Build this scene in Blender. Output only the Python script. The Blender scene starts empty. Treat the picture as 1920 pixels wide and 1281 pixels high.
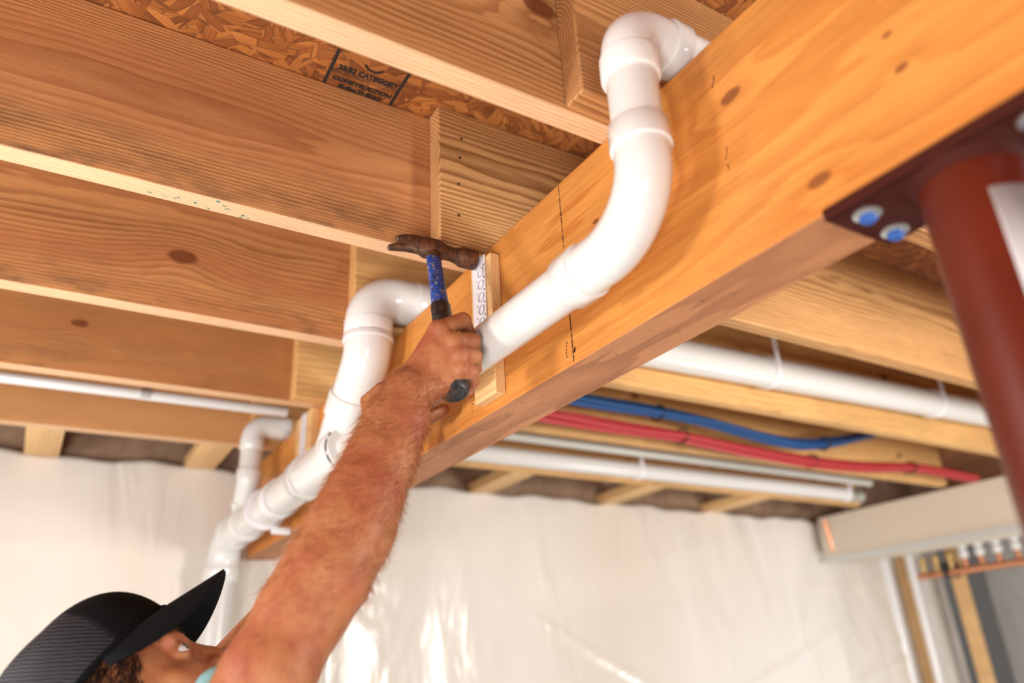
import bpy, bmesh, math, random
import numpy as np
from mathutils import Vector, Matrix
random.seed(7); rng = np.random.default_rng(7)
S = bpy.context.scene
H = 1.68                                   # camera height above the floor (coordinates below are relative to the camera)

# ------------------------------------------------------------------ camera (two vanishing points of the joists and the beam)
FPX = 1434.0; PC = (960.0, 640.5)
def _n(v): v = np.array(v, float); return v/np.linalg.norm(v)
_Y = _n((0-PC[0], 1325-PC[1], FPX)); _X = _n((3460-PC[0], 1140-PC[1], FPX))
_X = _n(_X-_Y*(_X@_Y)); _Z = np.cross(_X, _Y)
R = np.array([_X, _Y, _Z])
cam_d = bpy.data.cameras.new('camera'); cam = bpy.data.objects.new('camera', cam_d); S.collection.objects.link(cam)
ax = R@np.array([1, 0, 0.]); ay = R@np.array([0, -1, 0.]); az = R@np.array([0, 0, -1.])
M = Matrix(((ax[0], ay[0], az[0], 0), (ax[1], ay[1], az[1], 0), (ax[2], ay[2], az[2], H), (0, 0, 0, 1)))
cam.matrix_world = M
cam_d.sensor_width = 36; cam_d.lens = FPX/1920*36; cam_d.clip_start = .02
cam_d.dof.use_dof = True; cam_d.dof.focus_distance = 1.12; cam_d.dof.aperture_fstop = 1.9
S.camera = cam
def ray(px, py): return R@np.array([px-PC[0], py-PC[1], FPX])
def at(px, py, ax_, val): r = ray(px, py); return r*(val/r[ax_])     # point where that sight line meets a plane
def pd(px, py, d): return ray(px, py)*d/FPX

# ------------------------------------------------------------------ light and exposure
S.view_settings.view_transform = 'Standard'; S.view_settings.look = 'None'
S.view_settings.gamma = 1; S.view_settings.use_curve_mapping = False; S.view_settings.exposure = -0.05
W = bpy.data.worlds.new('world'); S.world = W; W.use_nodes = True
W.node_tree.nodes['Background'].inputs[0].default_value = (1, .93, .86, 1)
W.node_tree.nodes['Background'].inputs[1].default_value = .12
def area(name, loc, target, size, power, col=(1, 1, 1), sy=None):
    l = bpy.data.lights.new(name, 'AREA'); l.energy = power; l.color = col
    l.shape = 'RECTANGLE'; l.size = size; l.size_y = sy or size
    o = bpy.data.objects.new(name, l); S.collection.objects.link(o)
    o.location = (loc[0], loc[1], loc[2]+H)
    d = Vector(target)-Vector(loc); o.rotation_euler = d.to_track_quat('-Z', 'Y').to_euler()
    return o
area('key_softbox', (-1.05, .95, .10), (.6, .85, .55), .26, 16, (1, .97, .93))
area('second_flash', (-1.0, 1.75, .0), (.55, .9, .5), .16, 7, (1, .95, .88))
area('camera_flash', (-.9, -2.3, -.45), (.1, 1.5, .6), .7, 26, (1, .97, .94))
area('low_softbox', (-.8, -.35, -1.0), (-.1, 1.5, .7), .8, 50, (1, .96, .91))
area('floor_bounce', (-.6, 1.3, -1.3), (0, 1.7, .6), 1.6, 16, (1, .95, .90))
area('work_light', (1.95, -.6, .08), (2.1, 2.0, .72), .5, 52, (1, .96, .88))
area('corner_light', (3.2, .9, -.9), (3.4, 2.6, -.2), .5, 20, (.94, .97, 1))

# ------------------------------------------------------------------ helpers
C = S.collection
def lin(r, g, b):
    f = lambda c: ((c/255+.055)/1.055)**2.4 if c/255 > .04045 else c/255/12.92
    return (f(r), f(g), f(b), 1)
class MB:
    def __init__(s): s.v = []; s.f = []; s.m = []; s.mi = 0
    def add(s, vs, fs):
        o = len(s.v); s.v += [tuple(map(float, p)) for p in vs]; s.f += [tuple(i+o for i in q) for q in fs]; s.m += [s.mi]*len(fs); return s
    def box(s, a, b):
        (x0, y0, z0), (x1, y1, z1) = a, b
        return s.add([(x0,y0,z0),(x1,y0,z0),(x1,y1,z0),(x0,y1,z0),(x0,y0,z1),(x1,y0,z1),(x1,y1,z1),(x0,y1,z1)],
                     [(0,3,2,1),(4,5,6,7),(0,1,5,4),(1,2,6,5),(2,3,7,6),(3,0,4,7)])
    def tube(s, pts, r, n=32, up=None, ratio=1.0, caps=True):
        P = [np.array(p, float) for p in pts]; m = len(P)
        rr = list(r) if hasattr(r, '__len__') else [r]*m
        ra = list(ratio) if hasattr(ratio, '__len__') else [ratio]*m
        T = []
        for i in range(m):
            a = i; b = i
            while b < m-1 and np.linalg.norm(P[b]-P[i]) < 1e-6: b += 1
            while a > 0 and np.linalg.norm(P[a]-P[i]) < 1e-6: a -= 1
            t = (P[b]-P[i])*0
            if np.linalg.norm(P[b]-P[i]) > 1e-6: t = t+_n(P[b]-P[i])
            if np.linalg.norm(P[i]-P[a]) > 1e-6: t = t+_n(P[i]-P[a])
            T.append(_n(t))
        u = np.array(up, float) if up is not None else (np.array([0, 0, 1.]) if abs(T[0][2]) < .9 else np.array([1., 0, 0]))
        vs = []; 
        for i in range(m):
            u = u-T[i]*(u@T[i]); u = u/np.linalg.norm(u); w = np.cross(T[i], u)
            for k in range(n):
                a = 2*math.pi*k/n; vs.append(P[i]+u*math.cos(a)*rr[i]+w*math.sin(a)*rr[i]*ra[i])
        fs = [(i*n+k, i*n+(k+1)%n, (i+1)*n+(k+1)%n, (i+1)*n+k) for i in range(m-1) for k in range(n)]
        if caps: fs += [tuple(range(n-1, -1, -1)), tuple((m-1)*n+k for k in range(n))]
        return s.add(vs, fs)
    def lathe(s, p, d, prof, n=32):               # prof: (distance along d, radius)
        d = _n(d); return s.tube([np.array(p)+d*t for t, _ in prof], [max(q, 1e-4) for _, q in prof], n)
    def sphere(s, c, r, n=16, sc=(1, 1, 1)):
        vs = []; fs = []
        for i in range(1, n):
            for k in range(2*n):
                a = math.pi*i/n; b = math.pi*k/n
                vs.append((c[0]+r*sc[0]*math.sin(a)*math.cos(b), c[1]+r*sc[1]*math.sin(a)*math.sin(b), c[2]+r*sc[2]*math.cos(a)))
        m = 2*n
        for i in range(n-2):
            for k in range(m): fs.append((i*m+k, (i+1)*m+k, (i+1)*m+(k+1)%m, i*m+(k+1)%m))
        fs += [tuple(range(m-1, -1, -1))[::-1], tuple((n-2)*m+k for k in range(m-1, -1, -1))]
        return s.add(vs, fs)
def absloc(o): return Vector(o['_abs']) if o is not None else Vector((0, 0, 0))
def obj(name, mb, mats, parent=None, loc=None, smooth=True, bevel=0, ang=40, subd=0):
    """one mesh object; vertices in mb are camera-relative, moved to be local to loc"""
    L = Vector(loc) if loc is not None else (absloc(parent) if parent else Vector(mb.v[0] if not isinstance(mb, tuple) else (0, 0, 0)))
    me = bpy.data.meshes.new(name)
    if isinstance(mb, tuple):
        V, F = mb; me.vertices.add(len(V)); me.vertices.foreach_set('co', (V-np.array(L)).astype(np.float32).ravel())
        F = np.asarray(F); me.loops.add(F.size); me.loops.foreach_set('vertex_index', F.ravel().astype(np.int32))
        me.polygons.add(len(F)); me.polygons.foreach_set('loop_start', (np.arange(len(F))*F.shape[1]).astype(np.int32))
        me.update(calc_edges=True); me.validate()
    else:
        me.from_pydata([(p[0]-L.x, p[1]-L.y, p[2]-L.z) for p in mb.v], [], mb.f)
        for p, mi in zip(me.polygons, mb.m): p.material_index = mi
    for m in (mats if isinstance(mats, (list, tuple)) else [mats]): me.materials.append(m)
    o = bpy.data.objects.new(name, me); C.objects.link(o)
    if smooth:
        me.shade_smooth() if not ang else me.set_sharp_from_angle(angle=math.radians(ang))
    if not isinstance(mb, tuple):
        bm = bmesh.new(); bm.from_mesh(me); bmesh.ops.recalc_face_normals(bm, faces=bm.faces); bm.to_mesh(me); bm.free()
    if smooth and ang:
        for p in me.polygons: p.use_smooth = True
        me.set_sharp_from_angle(angle=math.radians(ang))
    if bevel:
        b = o.modifiers.new('bevel', 'BEVEL'); b.width = bevel; b.segments = 2; b.limit_method = 'ANGLE'
    if subd: o.modifiers.new('s', 'SUBSURF').levels = subd; o.modifiers['s'].render_levels = subd
    o['_abs'] = tuple(L)
    if parent is not None:
        o.parent = parent; o.location = L-absloc(parent)
    else: o.location = L+Vector((0, 0, H))
    return o
def tag(o, label, cat, group=None, kind=None):
    o['label'] = label; o['category'] = cat
    if group: o['group'] = group
    if kind: o['kind'] = kind
    return o
def thing(name, label, cat, loc, group=None):
    o = bpy.data.objects.new(name, None); C.objects.link(o); o['_abs'] = tuple(map(float, loc))
    o.location = Vector(loc)+Vector((0, 0, H)); o.empty_display_size = .05
    return tag(o, label, cat, group)
def struct(o): o['kind'] = 'structure'; return o
def fillet(pts, rad, step=.008):
    P = [np.array(p, float) for p in pts]; out = [P[0]]
    for i in range(1, len(P)-1):
        a = _n(P[i-1]-P[i]); b = _n(P[i+1]-P[i]); th = math.acos(max(-1, min(1, a@b)))
        rd = rad[i-1] if hasattr(rad, '__len__') else rad
        t = rd/math.tan(th/2); c = P[i]+_n(a+b)*(rd/math.sin(th/2))
        p0 = P[i]+a*t-c; p1 = P[i]+b*t-c; tot = math.pi-th; n = max(4, int(tot/.12))
        for k in range(n+1):
            s_ = k/n; out.append(c+(p0*math.sin((1-s_)*tot)+p1*math.sin(s_*tot))/math.sin(tot))
    out.append(P[-1]); return out

# ------------------------------------------------------------------ node helper
class NT:
    def __init__(s, name):
        s.mat = bpy.data.materials.new(name); s.mat.use_nodes = True; s.t = s.mat.node_tree; s.b = s.t.nodes['Principled BSDF']
    def new(s, ty, ins=None, **pr):
        n = s.t.nodes.new(ty)
        for k, v in pr.items(): setattr(n, k, v)
        for k, v in (ins or {}).items(): s.put(n.inputs[k], v)
        return n
    def put(s, i, v):
        if isinstance(v, bpy.types.NodeSocket): s.t.links.new(v, i)
        elif v is not None: i.default_value = v
    def m(s, op, a, b=None, c=None, clamp=False):
        n = s.new('ShaderNodeMath', operation=op, use_clamp=clamp)
        for i, v in enumerate((a, b, c)): s.put(n.inputs[i], v)
        return n.outputs[0]
    def sep(s, v): n = s.new('ShaderNodeSeparateXYZ', {0: v}); return n.outputs
    def comb(s, x, y, z): return s.new('ShaderNodeCombineXYZ', {0: x, 1: y, 2: z}).outputs[0]
    def co(s): return s.new('ShaderNodeTexCoord').outputs['Object']
    def noise(s, vec, scale, detail=2, rough=.5, out=0, dist=0): return s.new('ShaderNodeTexNoise', {'Vector': vec, 'Scale': scale, 'Detail': detail, 'Roughness': rough, 'Distortion': dist}).outputs[out]
    def scl(s, vec, sc): return s.new('ShaderNodeVectorMath', {0: vec, 1: sc}, operation='MULTIPLY').outputs[0]
    def ramp(s, fac, st, interp='LINEAR'):
        n = s.new('ShaderNodeValToRGB', {0: fac}); r = n.color_ramp; r.interpolation = interp
        while len(r.elements) < len(st): r.elements.new(.5)
        for e, (p, c) in zip(r.elements, st): e.position = p; e.color = c if hasattr(c, '__len__') else (c, c, c, 1)
        return n.outputs[0]
    def mix(s, f, a, b, mode='MIX'):
        n = s.new('ShaderNodeMix', data_type='RGBA', blend_type=mode); s.put(n.inputs[0], f); s.put(n.inputs[6], a); s.put(n.inputs[7], b); return n.outputs[2]
    def bump(s, h, strength=.3, dist=.001, normal=None): return s.new('ShaderNodeBump', {'Height': h, 'Strength': strength, 'Distance': dist, 'Normal': normal}).outputs[0]
    def out(s, col=None, rough=None, normal=None, **k):
        s.put(s.b.inputs['Base Color'], col); s.put(s.b.inputs['Roughness'], rough); s.put(s.b.inputs['Normal'], normal)
        for a, v in k.items(): s.put(s.b.inputs[a.replace('_', ' ')], v)
        return s.mat
def plain(name, col, rough=.5, **k): n = NT(name); return n.out(col, rough, **k)

def wood(name, light, dark, along='x', pith=(.12, .14), freq=190, contrast=.75, knots=(), stain=0, tone2=None, warp=.012, rough=.55, knotcol=None, seed=0, specks=None):
    n = NT(name); c = n.co(); X, Y, Z = n.sep(c)
    if along == 'x': L, A, B = X, Y, Z
    else: L, A, B = Y, X, Z
    vec = n.comb(n.m('ADD', n.m('MULTIPLY', L, 1.3), seed*3.7), n.m('MULTIPLY', A, 7), n.m('MULTIPLY', B, 7))
    nz = n.m('SUBTRACT', n.noise(vec, 1, 3, .5), .5)
    a2 = n.m('POWER', n.m('SUBTRACT', A, pith[0]), 2); b2 = n.m('POWER', n.m('SUBTRACT', B, pith[1]), 2)
    r = n.m('SQRT', n.m('ADD', a2, b2)); r = n.m('MULTIPLY_ADD', nz, warp*2, r)
    km = None
    for (kl, kb, kr) in knots:
        dx = n.m('MULTIPLY', n.m('SUBTRACT', L, kl), .55); dz = n.m('SUBTRACT', B, kb)
        d = n.m('SQRT', n.m('ADD', n.m('POWER', dx, 2), n.m('POWER', dz, 2)))
        d = n.m('MULTIPLY_ADD', n.m('SUBTRACT', n.noise(c, 60, 2), .5), kr*.35, d)
        e = n.m('EXPONENT', n.m('MULTIPLY', n.m('POWER', n.m('DIVIDE', d, kr*3.4), 2), -1))
        r = n.m('MULTIPLY_ADD', e, kr*1.5, r)
        k1 = n.m('SUBTRACT', 1, n.m('DIVIDE', n.m('SUBTRACT', d, kr*.75), kr*.35), clamp=True)
        km = k1 if km is None else n.m('MAXIMUM', km, k1)
    ph = n.m('MULTIPLY', r, freq); wob = n.noise(n.comb(n.m('MULTIPLY', L, 5), n.m('MULTIPLY', A, 60), n.m('MULTIPLY', B, 60)), 1, 2)
    ph = n.m('MULTIPLY_ADD', wob, .9, ph); fr = n.m('FRACT', ph)
    ln = n.ramp(fr, [(0, 0.0), (.35, .12), (.8, .95), (.9, 1.0), (1, 0.0)])
    # ring strength varies from band to band
    var = n.noise(n.comb(n.m('MULTIPLY', L, .6), n.m('MULTIPLY', r, 26), 3.3+seed), 1, 2)
    ln = n.m('MULTIPLY', ln, n.m('MULTIPLY_ADD', var, 1.9, -.15, clamp=True))
    fib = n.noise(n.comb(n.m('MULTIPLY', L, 18), n.m('MULTIPLY', A, 500), n.m('MULTIPLY', B, 500)), 1, 2)
    base = n.mix(n.m('MULTIPLY', ln, contrast), light, dark)
    if tone2 is not None:
        t = n.ramp(n.noise(n.comb(n.m('MULTIPLY', L, .5), n.m('MULTIPLY', A, 3), n.m('MULTIPLY', r, 16)), 1, 1), [(.42, 0), (.6, 1)])
        base = n.mix(n.m('MULTIPLY', t, .6), base, tone2)
    base = n.mix(1, base, n.ramp(fib, [(.25, .80), (.75, 1.12)]), 'MULTIPLY')
    blot = n.noise(n.comb(n.m('MULTIPLY', L, 2.2), n.m('MULTIPLY', A, 6), n.m('MULTIPLY', B, 9)), 1, 3)
    base = n.mix(1, base, n.ramp(blot, [(.3, .82), (.7, 1.08)]), 'MULTIPLY')
    if stain:
        sn = n.ramp(n.noise(n.comb(n.m('MULTIPLY', L, 7), n.m('MULTIPLY', A, 9), n.m('MULTIPLY_ADD', B, 20, seed)), 1, 5, .65), [(.48, 0), (.66, 1)])
        zz = n.m('SUBTRACT', 1, n.m('MULTIPLY', B, 9), clamp=True)
        base = n.mix(n.m('MULTIPLY', n.m('MULTIPLY', sn, zz), stain), base, lin(70, 58, 52))
    if specks:
        sp = n.ramp(n.noise(n.scl(c, (60, 200, 200)), 1, 2), [(specks, 0), (specks+.03, 1)])
        base = n.mix(n.m('MULTIPLY', sp, .7), base, lin(80, 45, 25))
    if km is not None:
        kc = n.mix(n.noise(c, 160, 3), knotcol or lin(88, 44, 24), lin(128, 72, 40)); base = n.mix(n.m('MULTIPLY', km, .9), base, kc)
    nm = n.bump(n.m('ADD', n.m('MULTIPLY', ln, .6), n.m('MULTIPLY', fib, .6)), .25, .0008)
    return n.out(base, rough, nm, Specular_IOR_Level=.3)

# ------------------------------------------------------------------ materials
z1 = .666; ZT = z1+.286; xb = .573; z2 = .378; bw = .089
YF = {1: .651, 2: 1.053, 3: 1.459, 4: 1.866, 5: 2.290}         # far faces of the left joists
def kn(px, py, y, r): p = at(px, py, 1, y); return (p[0], p[2]-z1, r)
fir_l, fir_d, fir_p = lin(216, 162, 106), lin(128, 70, 32), lin(196, 130, 86)
WJ = {
 1: wood('fir joist 1', lin(200, 146, 94), lin(134, 80, 42), pith=(.16, .20), freq=150, knots=[kn(1012, 14, .613, .017)], seed=1, warp=.02, contrast=.8),
 2: wood('fir joist 2', fir_l, fir_d, pith=(.10, .15), freq=240, tone2=fir_p, stain=.7, seed=2, contrast=.85),
 3: wood('fir joist 3', lin(212, 156, 100), lin(122, 66, 30), pith=(.12, .24), freq=150, knots=[kn(343, 482, 1.421, .016)], stain=.6, seed=3, warp=.022, tone2=lin(170, 100, 62)),
 4: wood('fir joist 4', lin(204, 146, 90), lin(128, 72, 34), pith=(.10, .27), freq=170, knots=[kn(150, 606, 1.828, .010)], stain=.5, seed=4, warp=.015, tone2=lin(170, 108, 66)),
 5: wood('fir joist 5', lin(206, 150, 98), lin(150, 94, 52), pith=(.08, .2), freq=200, seed=5, contrast=.5),
}
WR1 = wood('lapped joist wood dark', lin(192, 138, 88), lin(124, 72, 36), pith=(.04, .12), freq=180, seed=33, contrast=.85, stain=.4)
WR = [wood('lapped joist wood %d' % i, lin(216, 166, 110), lin(136, 80, 40), pith=(.03+.02*i, .10+.04*i), freq=190-10*i, seed=8+i, contrast=.85) for i in range(1, 3)]
WS = wood('spruce joist wood', lin(228, 180, 118), lin(186, 128, 70), pith=(.2, .3), freq=85, seed=12, contrast=.5, warp=.03, knots=[(1.6, .16, .010), (2.35, .2, .010), (3.0, .1, .010)], stain=.15)
WEDGE = wood('pale lit underside wood', lin(230, 190, 150), lin(204, 150, 106), pith=(.1, .05), freq=170, seed=40, contrast=.55, specks=.74)  # joist undersides: paler wood, with light from below partly put into the colour
WBLK = wood('blocking wood', lin(235, 195, 140), lin(200, 145, 85), along='y', pith=(.05, .05), freq=200, seed=15, contrast=.6)
def knb(px, py, r): p = at(px, py, 0, xb); return (p[1], p[2], r)
WBEAM = wood('beam face veneer', lin(222, 150, 76), lin(184, 102, 42), along='y', pith=(-.085, .60), freq=75, contrast=.55, warp=.035, rough=.42, seed=21, tone2=lin(218, 128, 54),
             knots=[knb(1370, 180, .0085), knb(1536, 338, .0075), knb(1690, 127, .004), knb(1663, 65, .003), knb(1117, 415, .004), knb(1330, 850, .006)], knotcol=lin(140, 84, 44))
WUND = wood('beam laminated underside', lin(196, 134, 92), lin(128, 76, 46), along='y', pith=(.6, -3.0), freq=300, contrast=.55, warp=.012, rough=.6, seed=22, specks=.70)
WSTRIP = wood('pine blocking', lin(238, 194, 138), lin(208, 152, 92), along='z' if False else 'y', pith=(.3, .2), freq=160, seed=30, contrast=.5)

def osb():
    n = NT('oriented strand board'); c = n.co()
    cell = n.new('ShaderNodeTexVoronoi', {'Vector': n.scl(c, (1, 1, 0)), 'Scale': 26, 'Randomness': 1}).outputs['Color']
    r, g, b = n.sep(cell)
    rot = n.new('ShaderNodeVectorRotate', {'Vector': c, 'Angle': n.m('MULTIPLY', r, 3.1)}, rotation_type='Z_AXIS').outputs[0]
    fl = n.new('ShaderNodeTexVoronoi', {'Vector': n.scl(rot, (16, 70, 0)), 'Scale': 1})
    fr, fg, fb = n.sep(fl.outputs['Color'])
    grain = n.noise(n.scl(rot, (20, 400, 1)), 1, 3)
    col = n.ramp(fr, [(0, lin(120, 66, 30)), (.35, lin(150, 86, 38)), (.7, lin(184, 116, 56)), (1, lin(134, 72, 30))])
    col = n.mix(1, col, n.ramp(grain, [(.3, .75), (.7, 1.12)]), 'MULTIPLY')
    edge = n.new('ShaderNodeTexVoronoi', {'Vector': n.scl(rot, (16, 70, 0)), 'Scale': 1}, feature='DISTANCE_TO_EDGE').outputs[0]
    col = n.mix(n.ramp(edge, [(0, .6), (.05, 0)]), col, lin(60, 28, 12))
    nm = n.bump(n.m('ADD', fg, n.m('MULTIPLY', edge, .8)), .8, .003)
    return n.out(col, .6, nm)
OSB = osb()
def pvc(name, col=(.70, .685, .67, 1), rough=.25):
    n = NT(name); c = n.co(); d = n.ramp(n.noise(c, 90, 3), [(.68, 0), (.80, 1)])
    col = n.mix(n.m('MULTIPLY', d, .18), col, lin(150, 140, 130))
    return n.out(col, rough, None, Specular_IOR_Level=.5, Coat_Weight=.3, Coat_Roughness=.08)
PVC = pvc('white pvc'); PVCH = pvc('white fitting pvc', (.73, .72, .71, 1), .18)
STRAP = plain('hanger plastic', (.82, .80, .84, 1), .3, Subsurface_Weight=.2, Subsurface_Radius=(.01, .01, .01), Subsurface_Scale=.4)
BOSS = plain('lilac hanger plastic', (.60, .56, .64, 1), .35)
BLACK = plain('black line', (.02, .02, .02, 1), .5)
def poly(name, c1, c2, rough=.22, seed=0):
    n = NT(name); c = n.co(); v = n.scl(c, (1, 1, 1))
    a = n.noise(n.scl(c, (4, 4, 1.3)), 1, 3, .5, dist=1.2); b = n.noise(n.scl(c, (22, 22, 6)), 1, 3)
    st = n.noise(n.scl(c, (1.2, 1, .5)), 1, 3)
    col = n.mix(n.ramp(st, [(.35, 0), (.65, 1)]), c1, c2)
    nm = n.bump(n.m('ADD', n.m('MULTIPLY', a, 1), n.m('MULTIPLY', b, .10)), .45, .05)
    return n.out(col, rough, nm, Specular_IOR_Level=.6, Coat_Weight=.7, Coat_Roughness=.10)
POLY = poly('polyethylene over insulation', lin(232, 227, 221), lin(220, 211, 200))
POLYG = poly('grey polyethylene wall', lin(200, 197, 192), lin(178, 174, 168))

# ------------------------------------------------------------------ room shell
FZ = -H
mb = MB().box((-3.2, -3.0, FZ-.1), (6.0, 3.0, FZ)); fl = NT('concrete'); cc = fl.ramp(fl.noise(fl.co(), 3, 6), [(.3, lin(150, 146, 140)), (.7, lin(178, 172, 164))])
struct(obj('floor', mb, fl.out(cc, .7), loc=(0, 0, FZ)))
ceil = struct(obj('ceiling', MB().box((-3.2, -3.0, ZT), (6.0, 3.0, ZT+.02)), OSB, loc=(0, 0, ZT)))
# wall of wrinkled plastic sheet over insulation at the end of the room
def sheet(name, P0, ux, uz, w, h, nx, nz, mat, amp, seed, topsag=0, thick=.03):
    rs = np.random.default_rng(seed); P0 = np.array(P0, float); ux = _n(ux); uz = _n(uz); nrm = np.cross(ux, uz)
    u = np.linspace(0, w, nx); v = np.linspace(0, h, nz); U, V = np.meshgrid(u, v, indexing='ij')
    D = np.zeros_like(U)
    for _ in range(int(w*4)):
        c = rs.uniform(0, w); k = rs.normal(0, .22); wd = rs.uniform(.03, .12); z0 = rs.uniform(h*.3, h); ln = rs.uniform(.25, 1.2)
        s_ = (U-c-k*(V-z0)); D += rs.uniform(.2, 1)*np.exp(-(s_/wd)**2)*np.exp(-((V-z0)/ln)**2)*rs.choice([1, 1, -.7])
    for _ in range(int(w*3)):
        c = rs.uniform(0, w); z0 = rs.uniform(0, h); k = rs.uniform(-.5, .5)
        D += .6*np.exp(-((V-z0-k*(U-c))/.02)**2)*np.exp(-((U-c)/.3)**2)
    P = P0+U[..., None]*ux+V[..., None]*uz+(D*amp)[..., None]*nrm
    P = P+ (np.clip((V-h+.12)/.12, 0, 1)*(.005*np.sin(U*13)+.004*np.sin(U*31+1)-topsag*U/w))[..., None]*uz
    Vt = P.reshape(-1, 3); idx = np.arange(nx*nz).reshape(nx, nz)
    F = np.stack([idx[:-1, :-1], idx[1:, :-1], idx[1:, 1:], idx[:-1, 1:]], -1).reshape(-1, 4)
    o = obj(name, (Vt, F), mat, loc=tuple(P0), ang=0); s = o.modifiers.new('solid', 'SOLIDIFY'); s.thickness = thick; s.offset = -1
    return o
YW = 2.56
struct(sheet('wall_back', (-3.2, YW, FZ), (1, 0, 0), (0, 0, 1), 7.6, z1-FZ+.012, 560, 150, POLY, .016, 4, topsag=.02))
struct(obj('wall_left', MB().box((-3.3, -3.0, FZ), (-3.2, 3.0, ZT)), POLY, loc=(-3.2, 0, FZ)))
struct(obj('wall_front', MB().box((-3.2, -3.1, FZ), (6, -3.0, ZT)), plain('pale wall', lin(205, 198, 188), .8), loc=(0, -3, FZ)))
struct(sheet('wall_right', (4.9, 2.6, FZ), (0, -1, 0), (0, 0, 1), 5.6, ZT-FZ, 200, 100, POLYG, .016, 9))
RIM = NT('kraft faced rim insulation'); RIM = RIM.out(RIM.ramp(RIM.noise(RIM.co(), 14, 5, .65), [(.3, lin(120, 94, 74)), (.7, lin(160, 132, 108))]), .8)
struct(obj('trim_1', MB().box((-3.2, YW+.035, z1-.03), (5.0, YW+.10, ZT)), RIM, loc=(0, YW+.06, z1), ))

# printing on the strand board
def text(body, size, mat, parent, origin, right, up, extr=.0004, name='printed_text', align='LEFT', font_scale=1.0, wt=0):
    cu = bpy.data.curves.new(name, 'FONT'); cu.body = body; cu.size = size; cu.extrude = extr; cu.align_x = align; cu.offset = wt; cu.resolution_u = 3
    to = bpy.data.objects.new('tmp_text', cu); C.objects.link(to)
    dg = bpy.context.evaluated_depsgraph_get(); me = bpy.data.meshes.new_from_object(to.evaluated_get(dg)); bpy.data.objects.remove(to)
    right = _n(right); up = _n(up); nrm = np.cross(right, up); O = np.array(origin, float); L = absloc(parent)
    for v in me.vertices:
        c = v.co; p = O+right*c.x*font_scale+up*c.y+nrm*c.z; v.co = Vector(p)-L
    me.materials.clear(); me.materials.append(mat); o = bpy.data.objects.new(name, me); C.objects.link(o); o.parent = parent; return o
INK = plain('black stamp ink', (.018, .014, .012, 1), .7)
zt = ZT-.0006
def fit_text(body, ax_, bx_, hpx):
    A = at(*ax_, 2, zt); B = at(*bx_, 2, zt); B[1] = A[1]; o = text(body, .02, INK, ceil, A, (1, 0, 0), (0, -1, 0), wt=.0011)
    L = absloc(ceil); w = max(v.co.x+L.x for v in o.data.vertices)-A[0]; k = (B[0]-A[0])/w
    for v in o.data.vertices: v.co.x = (v.co.x+L.x-A[0])*k+A[0]-L.x; v.co.y = (v.co.y+L.y-A[1])*hpx+A[1]-L.y
fit_text('23/32 CATEGORY', (633, 128), (745, 168), .78); fit_text('CONSTRUCTION', (622, 147), (731, 186), .66); fit_text('SHEATHING', (632, 163), (712, 190), .66)
fr = MB()
def inkbar(a, b, w):
    A = at(*a, 2, zt); B = at(*b, 2, zt); d = _n(B-A); q = np.cross(d, (0, 0, 1))*w/2
    fr.add([A-q, B-q, B+q, A+q], [(0, 1, 2, 3)])
inkbar((637, 92), (606, 157), .006); inkbar((768, 138), (729, 200), .006); inkbar((624, 128), (745, 171), .0016); inkbar((622, 131), (743, 175), .0016); inkbar((632, 168), (705, 194), .002)
obj('printed_frame', fr, INK, ceil, smooth=False)
cr = MB(); c0 = at(706, 122, 2, zt); n_ = 14
for k in range(n_):
    a = .5+2.2*k/n_; b = .5+2.2*(k+1)/n_
    cr.add([(c0[0]+math.cos(t)*rr, c0[1]+math.sin(t)*rr, zt) for t, rr in ((a, .020), (b, .020), (b, .015), (a, .015))], [(0, 1, 2, 3)])
obj('printed_logo', cr, INK, ceil, smooth=False)

# ------------------------------------------------------------------ joists
JL = {1: 'fir joist at the top of the picture, knot near its lapped end', 2: 'second fir joist from the top, pink grain band and dirty lower edge',
      3: 'third fir joist from the top, dark round knot left of the hammer', 4: 'fourth fir joist, grey smudge at its left, above the thin white conduit',
      5: 'last fir joist, farthest from the camera, left of the beam near the plastic wall'}
for k, y in YF.items():
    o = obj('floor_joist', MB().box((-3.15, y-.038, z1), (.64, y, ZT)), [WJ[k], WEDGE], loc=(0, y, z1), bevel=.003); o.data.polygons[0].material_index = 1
    tag(o, JL[k], 'joist', 'floor joists left of the beam')
    if k == 2:
        TF = plain('teal paint fleck', lin(70, 140, 140), .6)
        for px, py in [(282, 362), (311, 367), (327, 370), (371, 382), (388, 391), (412, 379), (425, 392), (459, 409), (455, 404), (420, 385)]:
            p = at(px, py, 2, z1-.0003)
            for _ in range(2):
                fm = MB(); q = p+np.array([random.uniform(-.006, .006), random.uniform(-.002, .002), 0]); a = random.uniform(.0012, .0035); b = random.uniform(.0008, .002)
                fm.add([q+np.array(v) for v in ((-a, -b, 0), (a*.6, -b*.4, 0), (a, b, 0), (-a*.5, b*1.2, 0))], [(0, 3, 2, 1)])
                obj('paint_fleck', fm, TF, o, smooth=False)
RL = {1: 'lapped joist end behind the nearest white elbow, running over the beam', 2: 'lapped joist end with a row of nail heads above the hammer',
      3: 'lapped joist over the beam behind the middle white riser', 4: 'fourth lapped joist over the beam, pale, below the red and blue tubes',
      5: 'farthest lapped joist right of the beam, behind the lower white pipe'}
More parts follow.
